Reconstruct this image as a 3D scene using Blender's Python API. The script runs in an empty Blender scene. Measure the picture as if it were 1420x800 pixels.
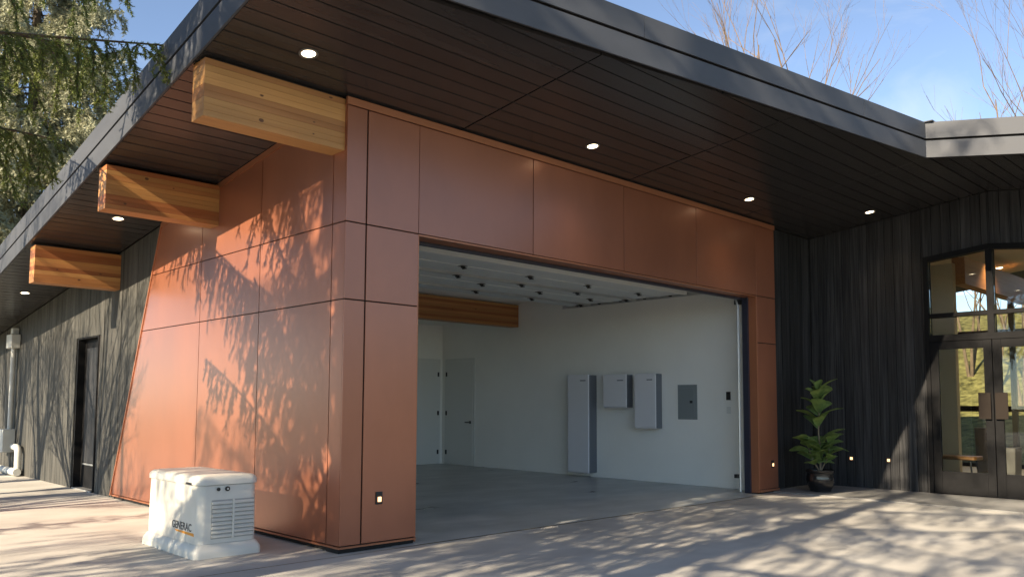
import bpy, math, random
import numpy as np
from mathutils import Vector, Matrix

scene = bpy.context.scene
col = scene.collection

# ---------------------------------------------------------------- camera
cam_d = bpy.data.cameras.new('camera'); cam = bpy.data.objects.new('camera', cam_d); col.objects.link(cam)
def cam_axes(yaw, pitch, roll):
    cy, sy, cp, sp = math.cos(yaw), math.sin(yaw), math.cos(pitch), math.sin(pitch)
    f = Vector((sy*cp, cy*cp, sp)); r = Vector((cy, -sy, 0)); u = r.cross(f)
    c, s = math.cos(roll), math.sin(roll)
    return c*r + s*u, -s*r + c*u, f
r_, u_, f_ = cam_axes(math.radians(44.004), math.radians(4.335), math.radians(0.2476))
m4 = Matrix(((r_.x, u_.x, -f_.x, -4.268), (r_.y, u_.y, -f_.y, -6.718), (r_.z, u_.z, -f_.z, 1.4), (0, 0, 0, 1)))
cam.matrix_world = m4
cam_d.sensor_width = 36; cam_d.lens = 1144.2/1420*36
cam_d.shift_y = (473.0-400)/1420
cam_d.clip_end = 2000
scene.camera = cam

# ---------------------------------------------------------------- light
SUN_DIR = Vector((1.0, 0.10, -0.49)).normalized()
elev = math.asin(-SUN_DIR.z); rot = math.atan2(-SUN_DIR.x, -SUN_DIR.y)
world = bpy.data.worlds.new('World'); scene.world = world; world.use_nodes = True
nt = world.node_tree; nt.nodes.clear()
out = nt.nodes.new('ShaderNodeOutputWorld'); bg = nt.nodes.new('ShaderNodeBackground')
sky = nt.nodes.new('ShaderNodeTexSky'); sky.sky_type = 'NISHITA'; sky.sun_disc = False
sky.sun_elevation = elev; sky.sun_rotation = rot; sky.air_density = 0.8; sky.altitude = 2500; sky.dust_density = 0.0; sky.ozone_density = 3.0
tc = nt.nodes.new('ShaderNodeTexCoord'); mp = nt.nodes.new('ShaderNodeMapping'); mp.inputs['Scale'].default_value = (1.2, 1.9, 5.0)
mp.inputs['Rotation'].default_value = (0, 0, 0.5)
nz = nt.nodes.new('ShaderNodeTexNoise'); nz.inputs['Scale'].default_value = 2.2; nz.inputs['Detail'].default_value = 7; nz.inputs['Roughness'].default_value = 0.55
nz.inputs['Distortion'].default_value = 0.6
rp = nt.nodes.new('ShaderNodeValToRGB'); rp.color_ramp.elements[0].position = 0.53; rp.color_ramp.elements[1].position = 0.85
rp.color_ramp.elements[1].color = (0.3, 0.3, 0.3, 1)
mx = nt.nodes.new('ShaderNodeMix'); mx.data_type = 'RGBA'; mx.inputs[7].default_value = (4.0, 4.3, 4.6, 1)
nt.links.new(tc.outputs['Generated'], mp.inputs['Vector']); nt.links.new(mp.outputs[0], nz.inputs['Vector'])
nt.links.new(nz.outputs['Fac'], rp.inputs[0]); nt.links.new(rp.outputs[0], mx.inputs[0])
nt.links.new(sky.outputs[0], mx.inputs[6]); nt.links.new(mx.outputs[2], bg.inputs[0]); nt.links.new(bg.outputs[0], out.inputs[0])
bg.inputs[1].default_value = 0.108

sd = bpy.data.lights.new('sun', 'SUN'); sd.energy = 3.8; sd.angle = math.radians(0.42); sd.color = (1.0, 0.94, 0.86)
so = bpy.data.objects.new('sun', sd); col.objects.link(so); so.rotation_euler = SUN_DIR.to_track_quat('-Z', 'Y').to_euler(); so.location = (-20, -2, 15)

scene.view_settings.view_transform = 'Standard'; scene.view_settings.look = 'None'
scene.view_settings.gamma = 1; scene.view_settings.use_curve_mapping = False
scene.view_settings.exposure = 1.68
scene.view_settings.use_white_balance = True; scene.view_settings.white_balance_temperature = 8300; scene.view_settings.white_balance_tint = 10

# ================================================================ helpers
def hexlin(r, g, b):
    f = lambda c: (c/255/12.92) if c/255 <= 0.04045 else ((c/255+0.055)/1.055)**2.4
    return (f(r), f(g), f(b))

def mat(name, color, rough=0.5, metal=0.0, var=0.0, var_scale=(4, 4, 4), var_detail=4, bump=0.0, bump_scale=(40, 40, 40), spec=0.5,
        color2=None, coord='Object', ramp=(0.35, 0.65), per_object=0.0, emit=None, emit_s=0, rough_var=0.0, coat=0.0):
    m = bpy.data.materials.new(name); m.use_nodes = True
    n = m.node_tree; b = n.nodes['Principled BSDF']
    b.inputs['Base Color'].default_value = (*color, 1); b.inputs['Roughness'].default_value = rough
    b.inputs['Metallic'].default_value = metal; b.inputs['Specular IOR Level'].default_value = spec
    b.inputs['Coat Weight'].default_value = coat; b.inputs['Coat Roughness'].default_value = 0.24
    t = n.nodes.new('ShaderNodeTexCoord')
    last = None
    if var or color2:
        mp = n.nodes.new('ShaderNodeMapping'); mp.inputs['Scale'].default_value = var_scale
        n.links.new(t.outputs[coord], mp.inputs[0])
        if per_object:
            oi = n.nodes.new('ShaderNodeObjectInfo'); ml = n.nodes.new('ShaderNodeMath'); ml.operation = 'MULTIPLY'; ml.inputs[1].default_value = 37.0
            n.links.new(oi.outputs['Random'], ml.inputs[0]); n.links.new(ml.outputs[0], mp.inputs['Location'])
        nz = n.nodes.new('ShaderNodeTexNoise'); nz.inputs['Scale'].default_value = 1; nz.inputs['Detail'].default_value = var_detail; nz.inputs['Roughness'].default_value = 0.6
        n.links.new(mp.outputs[0], nz.inputs['Vector'])
        r = n.nodes.new('ShaderNodeValToRGB'); r.color_ramp.elements[0].position = ramp[0]; r.color_ramp.elements[1].position = ramp[1]
        c2 = color2 if color2 else tuple(min(1, c*(1+var)) for c in color)
        c1 = color if color2 else tuple(c*(1-var) for c in color)
        r.color_ramp.elements[0].color = (*c1, 1); r.color_ramp.elements[1].color = (*c2, 1)
        n.links.new(nz.outputs['Fac'], r.inputs[0]); last = r.outputs[0]
        if rough_var:
            mr = n.nodes.new('ShaderNodeMapRange'); mr.inputs[1].default_value = 0.3; mr.inputs[2].default_value = 0.7
            mr.inputs[3].default_value = rough-rough_var; mr.inputs[4].default_value = rough+rough_var
            n.links.new(nz.outputs['Fac'], mr.inputs[0]); n.links.new(mr.outputs[0], b.inputs['Roughness'])
    if per_object:
        oi2 = n.nodes.new('ShaderNodeObjectInfo'); hs = n.nodes.new('ShaderNodeHueSaturation')
        mr2 = n.nodes.new('ShaderNodeMapRange'); mr2.inputs[3].default_value = 1-per_object; mr2.inputs[4].default_value = 1+per_object
        n.links.new(oi2.outputs['Random'], mr2.inputs[0]); n.links.new(mr2.outputs[0], hs.inputs['Value'])
        if last: n.links.new(last, hs.inputs['Color'])
        else: hs.inputs['Color'].default_value = (*color, 1)
        last = hs.outputs[0]
    if last: n.links.new(last, b.inputs['Base Color'])
    if bump:
        mp2 = n.nodes.new('ShaderNodeMapping'); mp2.inputs['Scale'].default_value = bump_scale
        n.links.new(t.outputs[coord], mp2.inputs[0])
        nb = n.nodes.new('ShaderNodeTexNoise'); nb.inputs['Scale'].default_value = 1; nb.inputs['Detail'].default_value = 5
        n.links.new(mp2.outputs[0], nb.inputs['Vector'])
        bp = n.nodes.new('ShaderNodeBump'); bp.inputs['Strength'].default_value = bump; bp.inputs['Distance'].default_value = 0.01
        n.links.new(nb.outputs['Fac'], bp.inputs['Height']); n.links.new(bp.outputs[0], b.inputs['Normal'])
    if emit:
        b.inputs['Emission Color'].default_value = (*emit, 1); b.inputs['Emission Strength'].default_value = emit_s
    return m

def foliage(name, c1, c2, trans=0.3, scale=2.0):
    m = bpy.data.materials.new(name); m.use_nodes = True
    n = m.node_tree; b = n.nodes['Principled BSDF']; o = n.nodes['Material Output']
    t = n.nodes.new('ShaderNodeTexCoord'); nz = n.nodes.new('ShaderNodeTexNoise'); nz.inputs['Scale'].default_value = scale; nz.inputs['Detail'].default_value = 4
    n.links.new(t.outputs['Object'], nz.inputs['Vector'])
    r = n.nodes.new('ShaderNodeValToRGB'); r.color_ramp.elements[0].position = .35; r.color_ramp.elements[1].position = .65
    r.color_ramp.elements[0].color = (*c1, 1); r.color_ramp.elements[1].color = (*c2, 1)
    n.links.new(nz.outputs['Fac'], r.inputs[0]); n.links.new(r.outputs[0], b.inputs['Base Color'])
    b.inputs['Roughness'].default_value = 0.55
    tr = n.nodes.new('ShaderNodeBsdfTranslucent'); n.links.new(r.outputs[0], tr.inputs[0])
    ms = n.nodes.new('ShaderNodeMixShader'); ms.inputs[0].default_value = trans
    n.links.new(b.outputs[0], ms.inputs[1]); n.links.new(tr.outputs[0], ms.inputs[2]); n.links.new(ms.outputs[0], o.inputs[0])
    return m

def glass_mat(name):
    m = bpy.data.materials.new(name); m.use_nodes = True
    n = m.node_tree; n.nodes.clear(); o = n.nodes.new('ShaderNodeOutputMaterial')
    tr = n.nodes.new('ShaderNodeBsdfTransparent'); tr.inputs[0].default_value = (0.93, 0.95, 0.93, 1)
    gl = n.nodes.new('ShaderNodeBsdfGlossy'); gl.inputs['Roughness'].default_value = 0.0
    fr = n.nodes.new('ShaderNodeFresnel'); fr.inputs[0].default_value = 1.5
    ms = n.nodes.new('ShaderNodeMixShader')
    n.links.new(fr.outputs[0], ms.inputs[0]); n.links.new(tr.outputs[0], ms.inputs[1]); n.links.new(gl.outputs[0], ms.inputs[2]); n.links.new(ms.outputs[0], o.inputs[0])
    return m

def empty(name, loc=(0, 0, 0), label=None, cat=None, group=None, parent=None):
    o = bpy.data.objects.new(name, None); col.objects.link(o); o.location = loc; o.empty_display_size = 0.2
    if label: o['label'] = label
    if cat: o['category'] = cat
    if group: o['group'] = group
    if parent: o.parent = parent
    return o
def tag(o, label, cat, group=None):
    o['label'] = label; o['category'] = cat
    if group: o['group'] = group
    return o
def link(name, me, parent=None, loc=None):
    o = bpy.data.objects.new(name, me); col.objects.link(o)
    if parent: o.parent = parent
    if loc: o.location = loc
    return o
def mesh(name, v, f, m, parent=None, smooth=False, kind=None):
    me = bpy.data.meshes.new(name); me.from_pydata([tuple(p) for p in v], [], f)
    if m: me.materials.append(m)
    if smooth:
        for p in me.polygons: p.use_smooth = True
    me.update()
    o = link(name, me, parent)
    if kind: o['kind'] = kind
    return o
class G:                                   # geometry collector
    def __init__(s): s.v = []; s.f = []
    def box(s, x0, x1, y0, y1, z0, z1):
        b = len(s.v)
        s.v += [(x0, y0, z0), (x1, y0, z0), (x1, y1, z0), (x0, y1, z0), (x0, y0, z1), (x1, y0, z1), (x1, y1, z1), (x0, y1, z1)]
        s.f += [tuple(b+i for i in q) for q in ((0, 3, 2, 1), (4, 5, 6, 7), (0, 1, 5, 4), (1, 2, 6, 5), (2, 3, 7, 6), (3, 0, 4, 7))]
        return s
    def prism(s, poly, vec):               # polygon extruded by a vector
        b = len(s.v); n = len(poly); vec = Vector(vec)
        P = [Vector(p) for p in poly]
        nrm = Vector((0, 0, 0))
        for i in range(n): nrm += P[i].cross(P[(i+1) % n])
        if nrm.dot(vec) > 0: P.reverse()
        s.v += [tuple(p) for p in P] + [tuple(p+vec) for p in P]
        s.f.append(tuple(b+i for i in range(n))); s.f.append(tuple(b+n+i for i in reversed(range(n))))
        for i in range(n):
            j = (i+1) % n; s.f.append((b+j, b+i, b+n+i, b+n+j))
        return s
    def tube(s, pts, rad, n=10, caps=True):
        pts = [Vector(p) for p in pts]; k = len(pts)
        rad = rad if isinstance(rad, (list, tuple)) else [rad]*k
        b = len(s.v); ref = None
        for i, p in enumerate(pts):
            t = (pts[min(i+1, k-1)]-pts[max(i-1, 0)]).normalized()
            if ref is None: ref = t.orthogonal().normalized()
            a = (ref - t*ref.dot(t)).normalized(); ref = a; c = t.cross(a)
            for j in range(n):
                th = 2*math.pi*j/n; s.v.append(tuple(p+(a*math.cos(th)+c*math.sin(th))*rad[i]))
        for i in range(k-1):
            for j in range(n):
                s.f.append((b+i*n+j, b+i*n+(j+1) % n, b+(i+1)*n+(j+1) % n, b+(i+1)*n+j))
        if caps:
            s.f.append(tuple(b+j for j in reversed(range(n)))); s.f.append(tuple(b+(k-1)*n+j for j in range(n)))
        return s
    def lathe(s, prof, n=32, c=(0, 0)):
        b = len(s.v)
        for r, z in prof:
            for j in range(n):
                th = 2*math.pi*j/n; s.v.append((c[0]+r*math.cos(th), c[1]+r*math.sin(th), z))
        for i in range(len(prof)-1):
            for j in range(n):
                s.f.append((b+i*n+j, b+i*n+(j+1) % n, b+(i+1)*n+(j+1) % n, b+(i+1)*n+j))
        return s
    def rloft(s, levels, seg=6):           # levels: (z, x0, x1, y0, y1, corner radius)
        b = len(s.v); n = 4*(seg+1)
        for z, x0, x1, y0, y1, r in levels:
            for cx, cy, a0 in ((x1-r, y1-r, 0), (x0+r, y1-r, 90), (x0+r, y0+r, 180), (x1-r, y0+r, 270)):
                for i in range(seg+1):
                    a = math.radians(a0+90*i/seg); s.v.append((cx+r*math.cos(a), cy+r*math.sin(a), z))
        for i in range(len(levels)-1):
            for j in range(n):
                s.f.append((b+i*n+j, b+i*n+(j+1) % n, b+(i+1)*n+(j+1) % n, b+(i+1)*n+j))
        s.f.append(tuple(b+j for j in reversed(range(n)))); s.f.append(tuple(b+(len(levels)-1)*n+j for j in range(n)))
        return s
    def build(s, name, m, parent=None, smooth=False, kind=None, bevel=0, angle=40):
        o = mesh(name, s.v, s.f, m, parent, smooth, kind)
        if smooth:
            o.data.set_sharp_from_angle(angle=math.radians(angle))
        if bevel:
            bm = o.modifiers.new('bevel', 'BEVEL'); bm.width = bevel; bm.segments = 2; bm.limit_method = 'ANGLE'; bm.angle_limit = math.radians(50)
        return o
def soup(name, tri, m, parent=None, kind=None):   # tri: (n,3,3) array of triangles
    n = len(tri); me = bpy.data.meshes.new(name)
    me.vertices.add(3*n); me.loops.add(3*n); me.polygons.add(n)
    me.vertices.foreach_set('co', np.ascontiguousarray(tri, dtype=np.float32).ravel())
    me.loops.foreach_set('vertex_index', np.arange(3*n, dtype=np.int32))
    me.polygons.foreach_set('loop_start', np.arange(0, 3*n, 3, dtype=np.int32))
    me.polygons.foreach_set('loop_total', np.full(n, 3, dtype=np.int32))
    me.materials.append(m); me.update(calc_edges=True)
    o = link(name, me, parent)
    if kind: o['kind'] = kind
    return o

# ================================================================ materials
COPPER = mat('copper_paint', (0.375, 0.135, 0.076), rough=0.37, metal=0.5, coat=0.6, var=0.07, var_scale=(1.5, 1.5, 0.8), bump=0.22, bump_scale=(1.1, 1.1, 0.9), spec=0.5, per_object=0.09, rough_var=0.03)
COPPER_TRIM = mat('copper_trim', (0.44, 0.17, 0.09), rough=0.4, metal=0.5)
DARK = mat('dark_gap', (0.012, 0.010, 0.009), rough=0.8)
CHAR = mat('charred_wood', (0.008, 0.0085, 0.010), rough=0.62, color2=(0.052, 0.052, 0.054), var_scale=(30, 30, 0.9), var_detail=8, ramp=(0.38, 0.76), bump=0.5, bump_scale=(60, 60, 3), per_object=0.4, spec=0.4)
CHAR_SUN = mat('sunlit_charred_wood', (0.030, 0.031, 0.028), rough=0.7, color2=(0.088, 0.085, 0.076), var_scale=(9, 9, 0.8), var_detail=7, ramp=(0.34, 0.68), bump=0.5, bump_scale=(60, 60, 3), spec=0.3)  # lighter copy of the charred wood, side wall's sunlit tone put into the colour
SOFFIT = mat('soffit_metal', (0.033, 0.031, 0.031), rough=0.27, var=0.14, var_scale=(1.2, 9, 9), bump=0.04, bump_scale=(2, 30, 30), per_object=0.10, spec=0.5)
FASCIA = mat('fascia_metal', (0.066, 0.072, 0.083), rough=0.6, metal=0.0, spec=0.25, var=0.10, var_scale=(1.0, 1.0, 3.0), bump=0.04, bump_scale=(1.5, 1.5, 3), rough_var=0.05)
BLACK_METAL = mat('black_metal', (0.008, 0.008, 0.0085), rough=0.65, spec=0.12, var=0.15, var_scale=(8, 8, 8))
LAM = [mat('douglas_fir_'+n, c, rough=0.5, color2=c2, var_scale=(1.0, 22, 22), var_detail=6, ramp=(0.3, 0.72), bump=0.08, bump_scale=(4, 80, 80), per_object=0.14)
       for n, c, c2 in (('pale', (0.46, 0.215, 0.07), (0.56, 0.285, 0.10)), ('warm', (0.35, 0.14, 0.045), (0.46, 0.21, 0.075)), ('red', (0.27, 0.085, 0.027), (0.38, 0.14, 0.048)))]
KNOT = mat('wood_knot', (0.13, 0.055, 0.024), rough=0.6)
CONC = mat('driveway_concrete', (0.37, 0.35, 0.315), rough=0.85, color2=(0.53, 0.505, 0.455), var_scale=(0.75, 1.1, 0.9), var_detail=12, ramp=(0.33, 0.66), bump=0.25, bump_scale=(55, 55, 55), spec=0.25)
SLAB = mat('porch_concrete', (0.17, 0.168, 0.16), rough=0.7, color2=(0.25, 0.245, 0.235), var_scale=(1.3, 1.3, 1.3), var_detail=8, bump=0.15, bump_scale=(60, 60, 60), spec=0.3)
GFLOOR = mat('polished_floor', (0.33, 0.335, 0.315), rough=0.34, color2=(0.60, 0.605, 0.58), var_scale=(0.9, 1.7, 1), var_detail=11, ramp=(0.34, 0.68), bump=0.03, bump_scale=(6, 6, 6), spec=0.4, rough_var=0.08)
WHITE = mat('white_wall_paint', (0.86, 0.85, 0.80), rough=0.75, var=0.02, var_scale=(1, 1, 1), bump=0.04, bump_scale=(90, 90, 90), spec=0.3)
WHITE_DOOR = mat('white_door_paint', (0.70, 0.70, 0.66), rough=0.5)
GDOOR = mat('garage_door_steel', (0.66, 0.69, 0.68), rough=0.45, var=0.03, var_scale=(2, 2, 2))
STEEL = mat('galvanised_steel', (0.55, 0.56, 0.56), rough=0.35, metal=0.8)
DSTEEL = mat('dark_hinge_steel', (0.06, 0.06, 0.06), rough=0.4, metal=0.6)
GEN = mat('generator_shell', (0.63, 0.61, 0.545), rough=0.48, var=0.03, var_scale=(3, 3, 3), bump=0.05, bump_scale=(120, 120, 120))
GEN_DK = mat('generator_recess', (0.36, 0.355, 0.33), rough=0.6)
BLACK = mat('black_plastic', (0.015, 0.015, 0.016), rough=0.4)
ORANGE = mat('orange_print', (0.80, 0.30, 0.02), rough=0.5)
INK = mat('black_print', (0.02, 0.02, 0.022), rough=0.6)
CAB = mat('cabinet_white', (0.72, 0.72, 0.74), rough=0.35, var=0.02, var_scale=(1, 1, 1), coat=0.2)
CAB_SIDE = mat('cabinet_side_grey', (0.14, 0.155, 0.175), rough=0.4)
PANEL = mat('grey_panel_paint', (0.22, 0.25, 0.255), rough=0.5)
POT = mat('glazed_pot', (0.012, 0.012, 0.013), rough=0.16, var=0.2, var_scale=(6, 6, 6), coat=0.4)
SOIL = mat('potting_soil', (0.03, 0.02, 0.013), rough=0.95, bump=0.8, bump_scale=(60, 60, 60))
FIG = foliage('fig_leaf', (0.11, 0.19, 0.06), (0.25, 0.36, 0.11), 0.3, 9)
STEM = mat('fig_stem', (0.22, 0.17, 0.11), rough=0.8)
NEEDLE = foliage('spruce_needles', (0.06, 0.10, 0.02), (0.18, 0.215, 0.045), 0.3, 1.6)
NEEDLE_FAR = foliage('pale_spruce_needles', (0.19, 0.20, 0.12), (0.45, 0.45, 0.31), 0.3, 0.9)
BARK = mat('bark', (0.085, 0.065, 0.048), rough=0.9, var=0.35, var_scale=(9, 9, 2), bump=0.6, bump_scale=(25, 25, 5))
BIRCH = mat('pale_bark', (0.14, 0.095, 0.062), rough=0.85, var=0.35, var_scale=(3, 3, 2), bump=0.3, bump_scale=(25, 25, 5))
GRASS = mat('grass', (0.06, 0.055, 0.022), rough=0.95, color2=(0.30, 0.26, 0.10), var_scale=(3.5, 3.5, 3.5), var_detail=10, bump=1.0, bump_scale=(9, 9, 9), spec=0.1)
GLASS = glass_mat('window_glass')
BEIGE = mat('beige_plaster', (0.60, 0.52, 0.38), rough=0.8, var=0.02, spec=0.2)
ROOMF = mat('room_floor', (0.25, 0.24, 0.22), rough=0.5, var=0.1)
BRONZE = mat('bronze_plate', (0.018, 0.013, 0.010), rough=0.7, spec=0.15)
LIT = mat('lamp_lens', (0.9, 0.85, 0.75), rough=0.5, emit=(1.0, 0.87, 0.68), emit_s=4)
TRIMW = mat('light_trim', (0.16, 0.15, 0.14), rough=0.5)
AMBER = mat('amber_step_lens', (0.8, 0.45, 0.22), rough=0.4, emit=(1.0, 0.62, 0.36), emit_s=0.8)
PIPE = mat('grey_white_pipe', (0.52, 0.52, 0.48), rough=0.5, var=0.05)
BOXGREY = mat('planter_grey', (0.13, 0.12, 0.11), rough=0.7)
WALNUT = mat('walnut_seat', (0.17, 0.075, 0.03), rough=0.4, color2=(0.26, 0.125, 0.05), var_scale=(14, 2, 14))

# ================================================================ setting
A0, SL, YR = 4.38, 0.118, -2.79            # soffit height at y=0, roof slope, ridge line
ZR = A0 - SL*YR
def zA(y): return A0 - SL*y
def zB(y): return ZR + SL*(y-YR)
def zS(y): return zA(y) if y >= YR else zB(y)

def struct(o): o['kind'] = 'structure'; return o
# ground: one sheet to the horizon with a bank rising behind the house
nx = 60
xs = [-400, -200, -100, -50, -20, 0, 12, 19, 21, 23, 26, 30, 35, 42, 50, 60, 90, 160, 400]
ys = [-400, -150, -60, -30, -14, -8, -4, 0, 4, 8, 12, 18, 26, 40, 60, 150, 400]
rg = random.Random(5)
def gz(x, y):
    if x <= 19: return -0.02
    t = min(1, (x-19)/28); h = 7.0*t*t*(3-2*t)
    return -0.02 + h + (rg.uniform(-.25, .25) if x < 60 else 0)
v = [(x, y, gz(x, y)) for x in xs for y in ys]
f = [(i*len(ys)+j, (i+1)*len(ys)+j, (i+1)*len(ys)+j+1, i*len(ys)+j+1) for i in range(len(xs)-1) for j in range(len(ys)-1)]
struct(mesh('ground', v, f, GRASS, smooth=True))
struct(mesh('driveway', [(-26, -24, 0), (8.11, -24, 0), (8.11, -0.10, 0), (-26, -0.10, 0)], [(0, 1, 2, 3)], CONC))
struct(mesh('side_apron', [(-26, -0.085, 0.0), (0.87, -0.085, 0.0), (0.87, 0.05, 0), (0.1, 0.05, 0), (0.1, 16, 0), (-26, 16, 0)], [(0, 1, 2, 3, 4, 5)], CONC))
struct(G().box(8.12, 9.80, -24, 0.2, -0.05, 0.02).build('porch_slab', SLAB, bevel=0.006))
struct(mesh('garage_floor', [(0.6, -0.088, 0.004), (8.11, -0.088, 0.004), (8.11, 8.6, 0.004), (0.6, 8.6, 0.004)], [(0, 1, 2, 3)], GFLOOR))

# ================================================================ house
house = empty('modern_house', (0, 0, 0), 'low modern house with copper panels, black charred siding and open garage', 'house')

# ---- copper cladding
g = G()
g.box(0.02, 0.87, 0.02, 0.24, 0.05, 4.36)                       # left pier
g.box(7.662, 8.24, 0.02, 0.24, 0.05, 4.36)                      # right pier
g.box(0.87, 7.662, 0.02, 0.24, 3.15, 4.36)                      # lintel
g.prism([(0.02, 0.24, 0.05), (0.02, 6.16, 0.05), (0.02, 4.60, 3.72), (0.02, 4.60, 3.82), (0.02, 0.24, 4.33)], (0.18, 0, 0))
cw = g.build('copper_wall', DARK, house)
T = 0.02
def fpanel(x0, x1, z0, z1, gl=0.006, gr=0.006):
    g = G().box(x0+gl, x1-gr, 0.0, T-0.001, z0+0.006, z1-0.006); return g.build('copper_panel', COPPER, cw, bevel=0.002)
ZT = 4.285
rows = ((0.065, 2.39), (2.39, 3.141), (3.141, ZT))
for z0, z1 in rows:
    fpanel(0.0, 0.234, z0, z1, gl=0, gr=0.009); fpanel(0.234, 0.872, z0, z1, gl=0.009, gr=0.0)
    fpanel(7.659, 8.247, z0, z1, gl=0.004, gr=0.0)
for x0, x1 in ((0.872, 2.56), (2.56, 4.27), (4.27, 5.966), (5.966, 7.659)): fpanel(x0, x1, 3.141, ZT)
def edge_y(z): return 6.18 - 0.42*z
def clip_side(y0, y1, z0, z1):
    # y-z polygon limited by the slanted edge and the sloping soffit
    poly = [(y0, z0), (y1, z0), (y1, z1), (y0, z1)]
    def cut(poly, fn):
        r = []
        for i in range(len(poly)):
            a, b = poly[i], poly[(i+1) % len(poly)]; da, db = fn(a), fn(b)
            if da >= 0: r.append(a)
            if da*db < 0:
                t = da/(da-db); r.append((a[0]+t*(b[0]-a[0]), a[1]+t*(b[1]-a[1])))
        return r
    poly = cut(poly, lambda p: edge_y(p[1]) - 0.02 - p[0])
    poly = cut(poly, lambda p: zA(p[0]) - 0.075 - p[1])
    return poly
cols = ((0.0, 0.237), (0.237, 1.713), (1.713, 3.251), (3.251, 6.3))
for z0, z1 in ((0.065, 2.39), (2.39, 3.141), (3.141, 4.5)):
    for i, (y0, y1) in enumerate(cols):
        p = clip_side(y0+(0.0205 if i == 0 else 0.006), y1-0.006, z0+0.006, z1-0.006)
        if len(p) >= 3:
            G().prism([(0.0, a, b) for a, b in p], (T-0.001, 0, 0)).build('copper_panel', COPPER, cw)
# trims: top angles, slanted edge, base flashing, door reveals
G().box(-0.012, 8.259, -0.012, 0.018, 4.287, 4.362).build('top_trim', COPPER_TRIM, cw, bevel=0.003)
G().prism([(-0.012, 0.25, zA(.25)-.07), (-0.012, 4.56, zA(4.56)-.07), (-0.012, 4.56, zA(4.56)-.006), (-0.012, 0.25, zA(.25)-.006)], (0.03, 0, 0)).build('side_top_trim', COPPER_TRIM, cw)
e1 = (edge_y(0.05), 0.05); e2 = (edge_y(3.83), 3.83)
G().prism([(-0.012, e1[0]-0.02, e1[1]), (-0.012, e1[0]+0.012, e1[1]), (-0.012, e2[0]+0.012, e2[1]), (-0.012, e2[0]-0.02, e2[1])], (0.05, 0, 0)).build('slanted_trim', COPPER_TRIM, cw)
G().box(-0.02, 0.875, -0.02, 0.02, 0.045, 0.062).box(-0.02, 0.019, 0.021, 6.15, 0.045, 0.062).build('base_flashing', COPPER_TRIM, cw)
G().box(7.655, 8.25, -0.02, 0.02, 0.03, 0.062).build('base_flashing', COPPER_TRIM, cw)
G().box(7.64, 7.6605, 0.0035, 0.135, 0.02, 3.12).build('door_reveal', COPPER_TRIM, cw)
G().box(0.871, 0.885, 0.0035, 0.135, 0.02, 3.12).build('door_reveal', COPPER_TRIM, cw)
G().box(0.871, 7.6605, 0.0035, 0.21, 3.122, 3.139).build('door_reveal', COPPER_TRIM, cw)
G().box(7.60, 7.66, 0.137, 0.235, 0.01, 3.12).box(0.873, 0.93, 0.137, 0.235, 0.01, 3.12).box(0.931, 7.599, 0.212, 0.26, 3.085, 3.137).build('weather_seal', mat('dark_blue_seal', (0.02, 0.023, 0.04), rough=0.5), cw)
G().box(0.0, 0.87, 0.02, 0.24, -0.01, 0.0495).box(0.03, 0.2, 0.24, 6.1, -0.01, 0.0495).build('plinth', DARK, cw)
G().box(7.662, 8.24, 0.02, 0.24, -0.01, 0.0495).build('plinth', DARK, cw)

# ---- black side wall with door opening
rb = random.Random(11)
sw = G()
def side_back(y0, y1, z0):
    sw.prism([(0.055, y0, z0), (0.055, y1, z0), (0.055, y1, zA(y1)-.01), (0.055, y0, zA(y0)-.01)], (0.16, 0, 0))
sw.prism([(0.055, 6.17, -.02), (0.055, 7.09, -.02), (0.055, 7.09, zA(7.09)-.01), (0.055, 4.62, zA(4.62)-.01), (0.055, 4.62, 3.75)], (0.16, 0, 0))
side_back(7.09, 8.11, 2.45); side_back(8.11, 15, -0.02)
sideW = sw.build('side_wall', DARK, house)
bd = G(); y = 4.6
while y < 15:
    y1 = min(y+0.148, 15)
    a, b = y+0.002, y1-0.002; d = rb.uniform(0, 0.007); xf = 0.030+d
    def z0at(yy): return max(0.0, (6.195-yy)/0.42) if yy < 6.2 else 0.0
    if b > 7.10 and a < 8.10 and not (a < 7.10 and b > 7.15):
        aa, bb, lo = max(a, 7.02), min(b, 8.18), (2.45, 2.45)
        zlo = lo
    else: zlo = (z0at(a)+.004, z0at(b)+.004)
    if zlo[0] < zA(a)-.02:
        bd.prism([(xf, a, zlo[0]), (xf, b, min(zlo[1], zA(b)-.02)), (xf, b, zA(b)-.008), (xf, a, zA(a)-.008)], (0.0545-xf, 0, 0))
    y = y1
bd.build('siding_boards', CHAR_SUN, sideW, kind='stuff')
# side door
sdo = G().box(0.15, 0.20, 7.13, 8.07, 0.02, 2.42).build('side_door', BLACK_METAL, house, bevel=0.003)
G().box(0.04, 0.20, 7.085, 7.128, 0, 2.465).box(0.04, 0.20, 8.072, 8.115, 0, 2.465).box(0.04, 0.20, 7.129, 8.071, 2.422, 2.465).build('door_frame', BLACK_METAL, sdo, bevel=0.003)
G().box(0.138, 0.1495, 7.25, 7.95, 0.42, 2.28).build('door_panel', CHAR, sdo, bevel=0.004)
G().tube([(0.148, 7.22, 0.95), (0.09, 7.22, 0.95), (0.09, 7.22, 1.22), (0.148, 7.22, 1.22)], 0.012, 8).build('pull_handle', STEEL, sdo, smooth=True)
G().box(0.02, 0.2, 7.13, 8.07, 0.002, 0.019).build('threshold', STEEL, sdo)
G().box(0.136, 0.1375, 7.25, 7.27, 0.3, 0.41).box(0.1365, 0.149, 7.25, 7.95, 0.385, 0.41).build('kick_rail', STEEL, sdo)

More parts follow.
